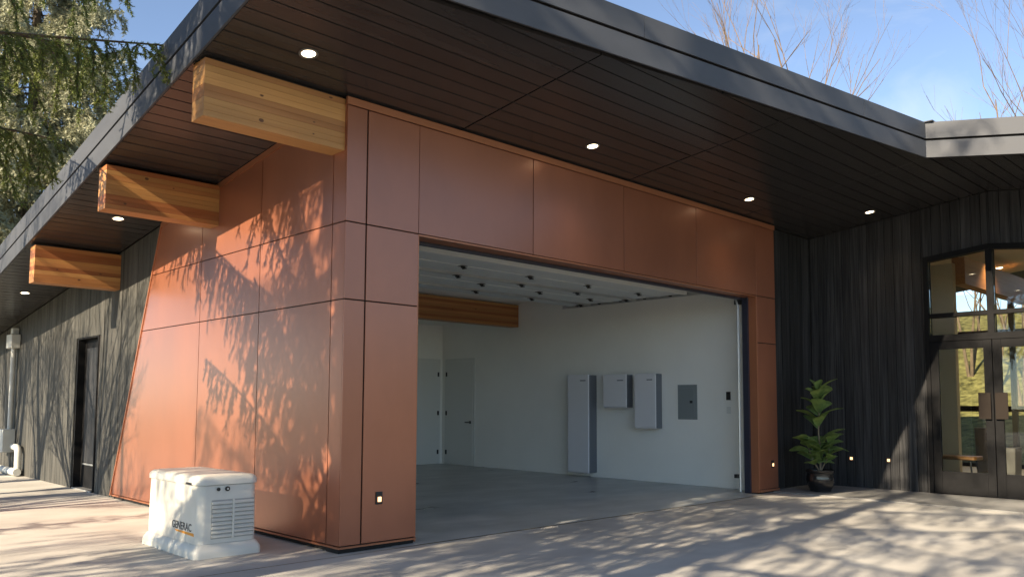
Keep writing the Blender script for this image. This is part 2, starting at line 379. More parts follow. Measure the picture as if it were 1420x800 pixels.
# ---- black front recess and entry wall
XE = 9.75
rw = G().box(8.245, XE+0.2, 0.145, 0.34, -0.02, 4.36).build('recess_wall', DARK, house)
x = 8.25
while x < XE-0.01:
    x1 = min(x+0.1455, XE); d = rb.uniform(0, .006)
    G().box(x+.004, x1-.004, 0.118+d, 0.1445, 0.022, 4.355).build('siding_board', CHAR, rw); x = x1
def ft(y): return 3.79 + 0.109*(0.96-abs(y+2.77))      # top of the entry frame
ew = G()
ew.prism([(XE+.026, .14, -.02), (XE+.026, -1.80, -.02), (XE+.026, -1.80, zS(-1.8)), (XE+.026, .14, zS(.14))], (0.15, 0, 0))
ew.prism([(XE+.026, -1.80, ft(-1.8)), (XE+.026, -2.77, ft(-2.77)), (XE+.026, -3.74, ft(-3.74)), (XE+.026, -3.74, zS(-3.74)), (XE+.026, YR, ZR), (XE+.026, -1.8, zS(-1.8))], (0.15, 0, 0))
ew.prism([(XE+.026, -3.74, -.02), (XE+.026, -7.5, -.02), (XE+.026, -7.5, zS(-7.5)), (XE+.026, -3.74, zS(-3.74))], (0.15, 0, 0))
entW = ew.build('entry_wall', DARK, house)
y = 0.116
while y > -6.4:
    y1 = y-0.1455
    for lim in (-1.80, -2.77, YR, -3.74):
        if y > lim+.01 and y1 < lim+.02: y1 = lim
    a, b = y-.004, y1+.004; d = rb.uniform(0, .006)
    if y1 >= -1.801 or y <= -3.739: z0 = (0.022, 0.022)
    else: z0 = (ft(a)+.003, ft(b)+.003)
    G().prism([(XE+d, a, z0[0]), (XE+d, b, z0[1]), (XE+d, b, zS(b)-.004), (XE+d, a, zS(a)-.004)], (0.0255-d, 0, 0)).build('siding_board', CHAR, entW)
    y = y1

# ---- entry door
YL, YC, YRt = -1.812, -2.77, -3.728
fr = G()
X0, X1 = XE-0.035, XE+0.12
def fbar(p): fr.prism([(X0, a, b) for a, b in p], (X1-X0, 0, 0))
fbar([(YL, .022), (YL-.065, .022), (YL-.065, ft(YL-.065)), (YL, ft(YL))])
fbar([(YRt, .022), (YRt+.065, .022), (YRt+.065, ft(YRt+.065)), (YRt, ft(YRt))])
fbar([(YL-.0655, ft(YL-.065)-.085), (YL-.0655, ft(YL-.065)-.002), (YC, ft(YC)-.002), (YC, ft(YC)-.085)])
fbar([(YRt+.0655, ft(YRt+.065)-.085), (YC-.0005, ft(YC)-.085), (YC-.0005, ft(YC)-.002), (YRt+.0655, ft(YRt+.065)-.002)])
fr.box(X0+.002, X1-.002, YC-.045, YC+.045, 2.5205, ft(YC)-.087)
fr.box(X0+.001, X1-.001, YL-.066, YRt+.066, 2.42, 2.52) if False else fr.box(X0+.001, X1-.001, YRt+.066, YL-.066, 2.42, 2.52)
fr.box(X0+.001, X1-.001, YC+.0455, YL-.066, 2.80, 2.865); fr.box(X0+.001, X1-.001, YRt+.066, YC-.0455, 2.80, 2.865)
fr.box(X0-.01, X1, YRt, YL, .0205, .0218)
ed = fr.build('entry_door', BLACK_METAL, house, bevel=0.003)
def pane(poly, par): G().prism([(XE+.04, a, b) for a, b in poly], (0.008, 0, 0)).build('glass_pane', GLASS, par)
for s0, s1 in ((YL-.066, YC+.046), (YRt+.066, YC-.046)):
    lo, hi = min(s0, s1), max(s0, s1)
    pane([(lo, 2.521), (hi, 2.521), (hi, 2.799), (lo, 2.799)], ed)
    pane([(lo, 2.866), (hi, 2.866), (hi, ft(hi)-.088), (lo, ft(lo)-.088)], ed)
for s, (lo, hi) in ((1, (YC+.006, YL-.068)), (-1, (YRt+.068, YC-.006))):
    lf = G(); a, b = XE-.02, XE+.04-.001
    st = .115
    lf.box(a, b, lo, lo+st, .03, 2.415); lf.box(a, b, hi-st, hi, .03, 2.415)
    lf.box(a+.001, b-.001, lo+st+.0005, hi-st-.0005, .03, .375); lf.box(a+.001, b-.001, lo+st+.0005, hi-st-.0005, 2.29, 2.415)
    leaf = lf.build('door_leaf', BLACK_METAL, ed, bevel=0.003)
    G().box(XE+.002, XE+.012, lo+st-.005, hi-st+.005, .37, 2.295).build('glass_pane', GLASS, ed)
    cy = YC + s*0.115
    G().box(XE-.075, XE-.055, cy-.085, cy+.085, 1.20, 1.60).box(XE-.0545, XE-.0215, cy-.02, cy+.02, 1.25, 1.28).box(XE-.0545, XE-.0215, cy-.02, cy+.02, 1.52, 1.55).build('handle_plate', BRONZE, ed, bevel=0.003)

# ---- entry room
rm = G()
rm.box(9.93, 11.9, 0.2, 0.3, -.02, 4.3); rm.box(11.9, 16.5, 3.5, 3.6, -.02, 3.9)
rm.box(9.93, 16.5, -7.4, -7.25, -.02, 4.1)
rm.prism([(9.93, 3.6, zA(3.6)-.16), (9.93, YR, ZR-.16), (9.93, -7.3, zB(-7.3)-.16), (9.93, -7.3, zB(-7.3)-.08), (9.93, YR, ZR-.08), (9.93, 3.6, zA(3.6)-.08)], (6.6, 0, 0))
rm.build('entry_room_shell', BEIGE, house)
G().box(9.93, 16.5, -7.25, 3.5, -.02, 0.03).build('entry_room_floor', ROOMF, house)
G().box(11.9, 12.05, -1.56, 3.5, 0.03, 4.0).build('partition', BEIGE, house)
ww = G()
WX = 16.4
WY = [3.5, 2.3, 1.1, -.1, -1.3, -2.5, -3.7, -4.9, -6.1, -7.24]
ww.box(WX-.05, WX+.05, -7.24, 3.5, .031, .12); ww.box(WX-.049, WX+.049, -7.24, 3.5, 1.27, 1.40); ww.box(WX-.049, WX+.049, -7.24, 3.5, 2.95, 3.10)
for yy in WY: ww.box(WX-.06, WX+.06, yy-.05, yy+.05, .032, 3.9)
wwo = ww.build('rear_window_wall', BLACK_METAL, house)
for y1, y0 in zip(WY[:-1], WY[1:]):
    for z0, z1 in ((.121, 1.269), (1.401, 2.949), (3.101, 3.95)):
        G().box(WX-.005, WX+.005, y0+.051, y1-.051, z0, z1).build('glass_pane', GLASS, wwo)

# ---- roof
PA = [(-1.53, -1.665), (7.2, YR), (19, YR), (19, 15), (-0.84, 15)]
PB = [(7.2, YR), (7.86, -5.8), (8.2, -7.4), (19, -7.4), (19, YR)]
rf = G()
rf.prism([(x_, y_, zA(y_)+.045) for x_, y_ in [(-1.44, -1.58), (7.28, -2.70), (7.28, YR), (19, YR), (19, 15), (-0.75, 15)]], (0, 0, 0.36))
rf.prism([(x_, y_, zB(y_)+.045) for x_, y_ in [(7.29, YR), (7.95, -5.8), (8.29, -7.4), (19, -7.4), (19, YR)]], (0, 0, 0.36))
roof = rf.build('roof', DARK, house)
def pclip(poly, n, c):     # keep n.p <= c
    r = []
    for i in range(len(poly)):
        a, b = poly[i], poly[(i+1) % len(poly)]
        da, db = c-(n[0]*a[0]+n[1]*a[1]), c-(n[0]*b[0]+n[1]*b[1])
        if da >= 0: r.append(a)
        if da*db < 0:
            t = da/(da-db); r.append((a[0]+t*(b[0]-a[0]), a[1]+t*(b[1]-a[1])))
    return r
def clip_to(poly, conv):   # conv is counter-clockwise convex
    for i in range(len(conv)):
        a, b = conv[i], conv[(i+1) % len(conv)]; e = (b[0]-a[0], b[1]-a[1]); n = (e[1], -e[0])
        poly = pclip(poly, n, n[0]*a[0]+n[1]*a[1])
        if len(poly) < 3: return []
    return poly
GAP = 0.008
def boards(conv, x0, x1, y0, y1, zf, w=0.2):
    y = y0
    while y < y1-.02:
        yy = min(y+w, y1)
        p = clip_to([(x0+.011, y+GAP), (x1-.011, y+GAP), (x1-.011, yy-GAP), (x0+.011, yy-GAP)], conv)
        if len(p) >= 3:
            dz = rb.uniform(0, .0025)
            G().prism([(a, b, zf(b)+dz) for a, b in p], (0, 0, 0.03)).build('soffit_board', SOFFIT, roof)
        y = yy
xsm = [-1.7, 1.455, 4.37, 7.285, 9.76]
PAi = [(-1.495, -1.635), (7.24, -2.765), (7.42, YR), (19, YR), (19, 15), (-0.81, 15)]
PBi = [(7.235, YR), (7.89, -5.8), (8.23, -7.4), (19, -7.4), (19, YR)]
for i in range(4): boards(PAi, xsm[i], xsm[i+1], YR, 0.21 if i < 3 else 0.21, zA)
boards(PAi, -1.7, 0.03, 0.21, 15, zA)
for x0, x1 in ((7.0, 9.76),): boards(PBi, x0, x1, -7.2, YR, zB)
# fascia strips
def fascia(p, q, zf, tiers=((-.012, .215, 0.0), (.247, .468, 0.0)), splits=(0, 1)):
    p = Vector((*p, 0)); q = Vector((*q, 0)); d = (q-p).normalized(); n = Vector((-d.y, d.x, 0))      # n points inwards
    for k, (a, b, off) in enumerate(tiers):
        sp = splits if k == 1 else (0, 1)
        for s0, s1 in zip(sp[:-1], sp[1:]):
            A = p.lerp(q, s0)+n*off + d*(0.0025 if s0 > 0 else 0); B = p.lerp(q, s1)+n*off - d*(0.0025 if s1 < 1 else 0)
            if off: A = A - d*0; 
            G().prism([(A.x, A.y, zf(A.y)+a), (B.x, B.y, zf(B.y)+a), (B.x, B.y, zf(B.y)+b), (A.x, A.y, zf(A.y)+b)], n*0.02).build('fascia_strip', FASCIA, roof)
    A, B = p+n*.05, q+n*.05
    G().prism([(A.x, A.y, zf(A.y)+.05), (B.x, B.y, zf(B.y)+.05), (B.x, B.y, zf(B.y)+.44), (A.x, A.y, zf(A.y)+.44)], n*0.02).build('fascia_backing', DARK, roof)
fascia(PA[0], PA[1], zA, splits=(0, .395, .83, 1))
fascia(PA[4], PA[0], zA, splits=(0, .3, .6, .85, 1))
fascia(PB[0], PB[1], zB, splits=(0, 1))
fascia(PB[1], PB[2], zB)
g = G(); zc = ZR
g.box(7.17, 7.36, YR-.10, YR+.03, zc+.462, zc+.474); g.build('ridge_cap', FASCIA, roof)

# ---- glulam beams
def beam(x0, x1, y0, y1, z0, z1, n, mats, name='glulam_beam', knots=3, seed=1):
    r = random.Random(seed)
    h = (z1-z0)/n
    core = G().box(x0+.004, x1-.004, y0+.004, y1-.004, z0+.004, z1-.002).build(name, LAM[2], house)
    for i in range(n):
        mm = r.choices(LAM, mats)[0]; e = r.uniform(0, .0012)
        G().box(x0-e, x1, y0-e, y1+e, z0+i*h+.0006, z0+(i+1)*h-.0006).build('lamination', mm, core, bevel=0.0015)
    for k in range(knots):
        cx, cz = r.uniform(x0+.1, x1-.1), z0+h*(r.randrange(n)+.5); a = r.uniform(.007, .016); bb = a*r.uniform(.7, 1.1)
        P = [(cx+a*1.6*math.cos(t*math.pi/5)*r.uniform(.8, 1.1), y0-.0016, cz+bb*math.sin(t*math.pi/5)) for t in range(10)]
        G().prism(P, (0, .003, 0)).build('knot', KNOT, core)
    return core
beam(-1.40, 0.0, 0.045, 0.285, 3.835, 4.345, 9, (5, 2, 0), seed=4, knots=5)
beam(-1.29, 0.015, 2.80, 3.04, 3.52, 4.01, 9, (1, 3, 4), seed=7)
beam(-1.125, 0.03, 6.19, 6.43, 3.075, 3.60, 9, (1, 4, 3), seed=9)
beam(0.21, 8.09, 5.88, 6.12, 3.04, 3.51, 9, (1, 4, 3), seed=13, knots=14)
g = G()
g.box(-1.33, -.02, .06, .27, 4.346, 4.36); g.build('beam_shim', DARK, house)

# ---- garage interior
XI, YI = 8.10, 8.45
def zc_(y): return 4.235 - SL*y
g = G().prism([(XI, .2, -.02), (XI, YI, -.02), (XI, YI, zc_(YI)), (XI, .2, zc_(.2))], (.12, 0, 0)); rwall = g.build('garage_side_wall', WHITE, house)
bwall = G().box(.1, XI, YI, YI+.15, -.02, zc_(YI)+.05).build('garage_back_wall', WHITE, house)
G().prism([(.201, .245, -.02), (.201, YI, -.02), (.201, YI, zc_(YI)), (.201, .245, zc_(.2))], (.02, 0, 0)).build('garage_side_wall', WHITE, house)
G().prism([(.1, .1, zc_(.1)), (XI+.12, .1, zc_(.1)), (XI+.12, YI+.15, zc_(YI+.15)), (.1, YI+.15, zc_(YI+.15))], (0, 0, .08)).build('garage_ceiling', WHITE, house)
G().box(.22, .868, .242, .262, 0.005, 4.19).box(7.664, XI, .242, .262, .005, 4.19).box(.868, 7.664, .262, .28, 3.16, 4.19).build('garage_front_wall', WHITE, house)
G().box(8.088, 8.0995, .27, 7.30, .005, .10).box(8.0885, 8.0995, 8.30, YI-.012, .005, .10).build('baseboard', WHITE, rwall, bevel=.002)
def inner_door(axis):
    if axis == 'x':      # on the side wall, hinged by the corner
        d = G().box(8.082, 8.0995, 7.345, 8.265, .012, 2.37).build('interior_door', WHITE_DOOR, house, bevel=.002)
        G().box(8.086, 8.0994, 7.28, 7.342, .005, 2.44).box(8.086, 8.0994, 8.268, 8.33, .005, 2.44).box(8.086, 8.0994, 7.3425, 8.2675, 2.374, 2.44).build('door_casing', WHITE_DOOR, d, bevel=.002)
        for z in (.28, 1.18, 2.08): G().box(8.066, 8.0815, 8.245, 8.285, z-.05, z+.05).build('hinge', BLACK, d)
        G().tube([(8.081, 7.42, .98), (8.03, 7.42, .98), (8.03, 7.54, .98)], .012, 8).box(8.076, 8.0815, 7.39, 7.45, .95, 1.01).build('lever_handle', BLACK, d)
    else:
        d = G().box(6.9, 7.96, YI-.018, YI-.0005, .012, 2.37).build('interior_door', WHITE_DOOR, house, bevel=.002)
        G().box(6.82, 6.897, YI-.014, YI-.0006, .005, 2.44).box(7.963, 8.03, YI-.014, YI-.0006, .005, 2.44).box(6.8975, 7.9625, YI-.014, YI-.0006, 2.374, 2.44).build('door_casing', WHITE_DOOR, d, bevel=.002)
        for z in (.28, 1.18, 2.08): G().box(7.94, 7.98, YI-.034, YI-.0185, z-.05, z+.05).build('hinge', BLACK, d)
inner_door('x'); inner_door('y')

# ---- overhead garage door, open
ZD = 3.28
gd = G().box(0.98, 7.55, 1.24, 1.30, ZD-.02, ZD+.05).build('garage_door', mat('door_bottom_rail', (.72, .73, .70), rough=.4), house, bevel=.004)
SEC = 0.535
for i in range(5):
    y0 = 1.24+SEC*i + (.062 if i == 0 else .003); y1 = 1.24+SEC*(i+1)-.003
    G().box(.98, 7.55, y0, y1, ZD, ZD+.045).build('door_section', GDOOR, gd, bevel=.004)
    if i: G().box(.98, 7.55, y0+.002, y0+.05, ZD-.035 if i in (2, 4) else ZD-.008, ZD-.0005).build('strut', GDOOR if i in (1, 3) else STEEL, gd)
    if i < 4:
        for x in (1.7, 3.0, 4.3, 5.6, 6.9):
            z1_ = ZD-.0365 if i in (1, 3) else ZD-.0095
            hx = x + (.35 if i % 2 else 0)
            if hx < 7.4:
                G().box(hx-.05, hx+.05, y1-.035, y1+.06, z1_-.006, z1_).box(hx-.03, hx+.03, y1-.01, y1+.015, z1_-.03, z1_-.0065).box(hx-.012, hx+.012, y1-.06, y1+.01, z1_-.045, z1_-.0305).build('hinge', DSTEEL, gd)
for x0 in (7.60, .90):
    G().box(x0, x0+.004, .62, 4.15, ZD-.03, ZD+.03).box(x0-.03, x0-.0005, .62, 4.15, ZD-.034, ZD-.0305).build('horizontal_track', STEEL, gd)
    arc = [(x0-.01, .30+.32*(1-math.cos(a)), ZD-.32+.32*math.sin(a)-.0) for a in [math.pi/2*k/8 for k in range(9)]]
    G().tube([(x0-.01, .30, .02)]+arc, .022, 8).build('vertical_track', STEEL, gd, smooth=True)
    for yy in (1.6, 2.15, 2.7, 3.2, 3.75): G().tube([(x0-.05, yy, ZD), (x0+.02, yy, ZD)], .02, 8).build('roller', DSTEEL, gd)
G().box(7.58, 7.66, .27, .36, 3.02, 3.14).build('track_bracket', BLACK, gd)

# ================================================================ lamps
def recessed(x, y, z, label, slope=0.0, r=.085, power=9, grp='recessed soffit lights', col_=(1.0, .80, .56)):
    e = empty('recessed_light', (x, y, z), label, 'light', grp)
    e.rotation_euler = (math.atan(slope), 0, 0)
    G().lathe([(r*.72, .004), (r*.72, -.003), (r*.98, -.006), (r, -.004), (r, .002)], 28).build('trim_ring', TRIMW, e, smooth=True)
    G().lathe([(0.0005, -.002), (r*.72, -.002)], 28).build('lens', LIT, e)
    ld = bpy.data.lights.new('downlight', 'SPOT'); ld.energy = power; ld.spot_size = math.radians(110); ld.spot_blend = 1; ld.color = col_; ld.shadow_soft_size = .05
    lo = bpy.data.objects.new('downlight', ld); col.objects.link(lo); lo.parent = e; lo.location = (0, 0, -.02)
def rs(x, y, label, **k): recessed(x, y, zS(y)-.001, label, slope=-SL if y >= YR else SL, **k)
rs(-.70, -.455, 'lit round recessed light in soffit in front of pale front beam')
rs(3.05, -.50, 'lit round recessed light in soffit above third copper lintel panel')
rs(6.63, -.49, 'lit round recessed light in soffit above last wide copper lintel panel')
rs(9.08, -1.25, 'lit round recessed light in soffit above black charred entry wall')
rs(-.53, 4.69, 'lit round recessed light in side soffit between middle and rear beams')
rs(-.48, 9.35, 'lit round recessed light in side soffit behind rear beam')
for x_, y_, lb in ((13.4, -1.95, 'lit recessed light inside entry room, close to wooden beam'), (15.6, -1.3, 'lit recessed light inside entry room, deeper along wooden beam'), (15.4, -2.6, 'lit recessed light inside entry room, near ridge')):
    recessed(x_, y_, zS(y_)-.162, lb, slope=-SL, r=.12, power=90, grp='entry room downlights')
rbm = G().box(12.055, 16.3, -1.72, -1.50, 3.62, 4.12).build('glulam_beam', LAM[1], house)

# ================================================================ small fixtures
def wallbox(name, label, cat, parts, group=None):
    e = empty(name, parts[0][4], label, cat, group)
    for nm, gg, m, bv, _ in parts: gg.build(nm, m, e, bevel=bv)
    return e
def outlet(x, y, z, label):
    e = empty('wall_outlet', (x, y, z), label, 'outlet', None)
    G().box(-.038, .038, -.012, 0, -.06, .06).build('cover_plate', BLACK, e, bevel=.003)
    G().box(-.02, .02, -.02, -.0125, -.035, .012).build('sensor_lens', AMBER, e, bevel=.003)
outlet(.431, -.0005, .486, 'small black outlet with amber lens on left copper pier')
outlet(8.06, -.0005, .454, 'small black outlet with amber lens on right copper pier')
for y_, lb in ((-.55, 'small amber step light on black wall beside potted fig'), (-1.17, 'small amber step light on black wall next to entry door frame')):
    e = empty('step_light', (XE-.0005, y_, .50), lb, 'light')
    G().box(-.008, 0, -.04, .04, -.04, .04).build('cover_plate', BLACK, e, bevel=.002)
    G().box(-.014, -.0085, -.022, .022, -.022, .022).build('lens', AMBER, e, bevel=.002)

# utility conduit at the far end of the side wall
um = empty('utility_meter', (0.03, 11.7, 0), 'grey electric meter box with vertical conduit on black side wall', 'meter box')
G().tube([(-.07, .15, .85), (-.07, .15, 2.62)], .045, 12).build('conduit', PIPE, um, smooth=True)
G().box(-.16, -.001, -.05, .35, 2.45, 2.72).box(-.12, -.001, .08, .22, 2.7205, 2.85).build('weather_head', PIPE, um, bevel=.01)
G().box(-.22, -.001, .0, .62, .42, .86).build('meter_box', PIPE, um, bevel=.012)
ug = empty('gas_pipe', (0.03, 11.0, 0), 'pale bent pipe rising from ground beside meter box', 'pipe')
arc = [(-.10, .02+.14*(1-math.cos(a)) , .40+.14*math.sin(a)) for a in [math.pi/2*k/6 for k in range(7)]]
G().tube([(-.10, .02, .04)]+arc+[(-.10, .40, .54)], .06, 12).build('riser', PIPE, ug, smooth=True)
G().tube([(-.12, -.05, .08), (-.12, 1.6, .08)], .07, 12).build('ground_run', PIPE, ug, smooth=True)

# ================================================================ generator
gx0, gx1, gy0, gy1 = -1.118, -.472, .585, 1.865
gen = empty('standby_generator', ((gx0+gx1)/2, (gy0+gy1)/2, 0), 'off white standby generator with louvred end standing beside copper side wall', 'generator')
W, L = (gx1-gx0)/2, (gy1-gy0)/2
def lv(z, ins, r): return (z, -W+ins, W-ins, -L+ins, L-ins, r)
G().rloft([lv(0.002, 0.0, .05), lv(.05, 0.0, .05), lv(.075, .006, .05), lv(.118, .028, .06), lv(.125, .04, .06)]).build('base_skirt', GEN, gen, smooth=True)
G().rloft([lv(.1255, .036, .075), lv(.40, .038, .075), lv(.645, .042, .075)], seg=8).build('body', GEN, gen, smooth=True, angle=30)
G().rloft([lv(.6455, .046, .07), lv(.652, .046, .07)], seg=8).build('lid_seam', GEN_DK, gen, smooth=True)
lid = G().rloft([lv(.6525, .026, .085), lv(.69, .026, .085), lv(.712, .034, .085), lv(.728, .055, .075), lv(.735, .09, .06), lv(.739, .17, .05)], seg=8).build('lid', GEN, gen, smooth=True, angle=60)
yf = -L+.0365
lp = G().box(-.165, .245, yf-.001, yf+.02, .165, .515).build('louvre_recess', GEN_DK, gen)
for c0, c1 in ((-.16, .03), (.052, .24)):
    for k in range(9):
        z = .175+.0375*k
        P = [(c0, yf-.0015, z), (c0, yf-.020, z+.004), (c0, yf-.020, z+.010), (c0, yf-.0015, z+.027)]
        G().prism(P, (c1-c0, 0, 0)).build('louvre', GEN, gen, bevel=.001)
G().box(.031, .051, yf-.019, yf-.0015, .165, .515).build('louvre_post', GEN, gen, bevel=.003)
for kx, rr in ((-.105, .016), (-.02, .022)):
    kb = G(); n = 20
    kb.prism([(kx+rr*math.cos(2*math.pi*i/n), yf, .612+rr*math.sin(2*math.pi*i/n)) for i in range(n)], (0, -.012, 0))
    k_ = kb.build('knob', BLACK, gen)
    if rr > .02: G().prism([(kx+.009*math.cos(2*math.pi*i/12), yf-.0125, .612+.009*math.sin(2*math.pi*i/12)) for i in range(12)], (0, -.004, 0)).build('key_slot', STEEL, k_)
G().box(-W+.012, -W+.030, -L+.17, -L+.27, .655, .672).build('lid_latch', BLACK, gen, bevel=.002)
def text_mesh(name, s, size, m, parent, mw, squeeze=1.0, ext=.0012):
    cu = bpy.data.curves.new(name, 'FONT'); cu.body = s; cu.size = size; cu.extrude = ext; cu.offset = .0012; cu.resolution_u = 3
    to = bpy.data.objects.new(name+'_curve', cu); col.objects.link(to)
    dg = bpy.context.evaluated_depsgraph_get(); me = bpy.data.meshes.new_from_object(to.evaluated_get(dg))
    bpy.data.objects.remove(to); bpy.data.curves.remove(cu)
    me.transform(Matrix.Diagonal((squeeze, 1, 1, 1))); me.transform(mw); me.materials.clear(); me.materials.append(m)
    return link(name, me, parent)
face = Matrix(((0, 0, -1, -W+.0362), (-1, 0, 0, -.03), (0, 1, 0, .232), (0, 0, 0, 1)))
tx = text_mesh('lettering', 'GENERAC', .098, INK, gen, face, 1.0)
P = [(-W+.0365, -.09, .222), (-W+.0365, -.52, .222), (-W+.0365, -.53, .194), (-W+.0365, -.13, .206)]
G().prism(P, (-.0015, 0, 0)).build('orange_stripe', ORANGE, gen)

# ================================================================ wall cabinets in the garage
def cabinet(name, label, cat, y0, y1, z0, z1, dep, rad=.03, mark=True):
    e = empty(name, (XI, (y0+y1)/2, z0), label, cat)
    h = (y1-y0)/2; H = z1-z0
    G().box(-dep*.86, -.0005, -h+.006, h-.006, .012, H-.006).build('side_shell', CAB_SIDE, e, bevel=.008)
    fr = G(); n = 6; P = []
    for k in range(n+1):
        a = math.pi/2*k/n; P.append((-dep+.06*(1-math.sin(a)), -h, .06-.06*math.cos(a)) if False else (-dep+.05*(1-math.sin(a)), -h, .05*(1-math.cos(a))))
    P += [(-dep, -h, H), (-dep*.86-.0005, -h, H), (-dep*.86-.0005, -h, 0)]
    fr.prism(P, (0, 2*h, 0)); front = fr.build('front_cover', CAB, e, bevel=.004)
    if mark: G().box(-dep-.0012, -dep-.0002, -h+.06, -h+.06+h*.55, H-.125, H-.105).build('brand_mark', CAB_SIDE, front)
    return e
cabinet('battery_cabinet', 'tall white battery cabinet with dark grey sides standing against garage wall', 'cabinet', 3.70, 4.22, .07, 1.97, .27)
cabinet('inverter_box', 'squarish white wall box beside tall battery cabinet', 'wall box', 2.82, 3.36, 1.33, 1.96, .22)
cabinet('transfer_switch', 'medium white wall box between square box and grey breaker panel', 'wall box', 2.16, 2.62, .96, 1.96, .22)
pe = empty('breaker_panel', (XI, 1.62, 1.14), 'grey metal electrical breaker panel on white garage wall', 'breaker panel')
G().box(-.012, -.0005, -.20, .20, 0, .61).build('cover', PANEL, pe, bevel=.003)
G().box(-.022, -.0125, -.145, .13, .06, .55).build('panel_door', PANEL, pe, bevel=.003)
G().box(-.03, -.0225, -.115, -.06, .285, .33).build('latch', BLACK, pe, bevel=.002)
be = empty('door_button', (XI, .80, 1.55), 'small dark garage door button on white wall by door track', 'button')
G().box(-.02, -.0005, -.04, .04, -.07, .07).build('button_housing', BLACK, be, bevel=.004)
G().box(-.024, -.0205, -.015, .015, -.02, .03).build('push_button', DSTEEL, be, bevel=.002)
se = empty('light_switch', (XI, .80, 1.31), 'white light switch plate beneath dark door button', 'switch')
G().box(-.008, -.0005, -.04, .04, -.06, .06).build('switch_plate', WHITE_DOOR, se, bevel=.002)
G().box(-.012, -.0085, -.015, .015, -.03, .03).build('rocker', WHITE_DOOR, se, bevel=.002)
pe2 = empty('safety_sensor', (7.55, .33, .27), 'small black door safety sensor at foot of track', 'sensor')
G().box(-.05, .02, -.03, .03, -.03, .03).box(.0205, .06, -.01, .01, -.012, .012).build('sensor_body', BLACK, pe2, bevel=.004)

# ================================================================ entry room furniture
bn = empty('bench', (10.95, -1.75, .03), 'low wooden bench with thin metal legs behind entry door glass', 'bench')
G().rloft([(.47, -.2, .2, -.42, .42, .05), (.48, -.21, .21, -.43, .43, .06), (.52, -.21, .21, -.43, .43, .06), (.53, -.2, .2, -.42, .42, .05)]).build('seat', WALNUT, bn, smooth=True)
for sx in (-.15, .15):
    for sy in (-.33, .33): G().tube([(sx, sy, .469), (sx*1.1, sy*1.12, .0)], .014, 8).build('leg', BLACK, bn, smooth=True)
for (x_, y_, h_, lb) in ((13.4, -1.62, .95, 'grey planter box behind entry glass, the taller one'), (13.2, -1.98, .6, 'grey planter box behind entry glass, the lower one')):
    b_ = empty('planter_box', (x_, y_, .03), lb, 'planter')
    G().rloft([(0, -.2, .2, -.17, .17, .02), (h_, -.22, .22, -.19, .19, .02), (h_, -.19, .19, -.16, .16, .02), (h_-.05, -.19, .19, -.16, .16, .02)]).build('planter_shell', BOXGREY, b_)
    G().rloft([(h_-.0495, -.185, .185, -.155, .155, .02), (h_-.03, -.18, .18, -.15, .15, .02)]).build('soil', SOIL, b_)

# ================================================================ fiddle leaf fig
rp_ = random.Random(21)
fig = empty('potted_fig', (8.62, -.53, .02), 'fiddle leaf fig in glossy black pot in black wall corner', 'potted plant')
pot = G().lathe([(0.001, .0), (.15, .0), (.165, .012), (.165, .03), (.185, .07), (.212, .16), (.215, .22), (.200, .285), (.205, .30), (.222, .315), (.222, .345), (.200, .35), (.19, .33), (.19, .29)], 36).build('pot', POT, fig, smooth=True, angle=50)
G().lathe([(.0005, .30), (.19, .295)], 24).build('soil', SOIL, fig)
sp = [(0, 0, .29), (.01, -.01, .6), (-.01, .01, .95), (.015, .0, 1.3), (.0, .01, 1.62)]
G().tube(sp, [.016, .014, .012, .009, .005], 8).build('stem', STEM, fig, smooth=True)
sp2 = [(0, 0, .30), (-.10, .07, .5), (-.17, .13, .78)]
G().tube(sp2, [.011, .009, .005], 8).build('stem', STEM, fig, smooth=True)
sp3 = [(0, 0, .30), (.08, -.08, .52), (.13, -.12, .80)]
G().tube(sp3, [.011, .009, .005], 8).build('stem', STEM, fig, smooth=True)
def leaf_mesh(l, w, bend, cup):
    v = []; f = []; n = 7; prof = [.06, .50, .68, .82, 1.0, .86, .12]
    for i in range(n):
        t = i/(n-1); xx = l*(.03+.97*t); zz = -bend*l*t*t
        ww = w*prof[i]*.5
        for s in (-1, -.5, 0, .5, 1):
            v.append((xx, s*ww, zz + cup*abs(s)*ww + (.012 if abs(s) == .5 else 0)))
    for i in range(n-1):
        for j in range(4): f.append((i*5+j, (i+1)*5+j, (i+1)*5+j+1, i*5+j+1))
    me = bpy.data.meshes.new('leaf'); me.from_pydata(v, [], f); me.materials.append(FIG)
    for p in me.polygons: p.use_smooth = True
    return me
LM = [leaf_mesh(.26, .17, .35, .25), leaf_mesh(.23, .16, .15, .4), leaf_mesh(.28, .18, .55, .15)]
def stem_at(S, t):
    k = t*(len(S)-1); i = min(int(k), len(S)-2); return Vector(S[i]).lerp(Vector(S[i+1]), k-i)
def add_leaf(p, az, tilt, s):
    o = link('leaf', rp_.choice(LM), fig); o.location = p; o.rotation_euler = (rp_.uniform(-.5, .5), -tilt, az); o.scale = (s*1.1, s*1.18, s*1.1)
az = .3
for i in range(30):
    t = .10+.88*i/29; 
    if .40 < t < .50: continue
    az += 2.4 + rp_.uniform(-.4, .4); add_leaf(stem_at(sp, t), az, rp_.uniform(.65, 1.2), rp_.uniform(1.05, 1.35)*(1 if t < .9 else .85))
for i in range(2): add_leaf(stem_at(sp, .99), 1.0+3*i, 1.15, .85)
for S in (sp2, sp3):
    for i in range(9):
        az += 2.4 + rp_.uniform(-.4, .4); add_leaf(stem_at(S, .3+.7*i/8), az, rp_.uniform(.2, .9), rp_.uniform(.95, 1.2))

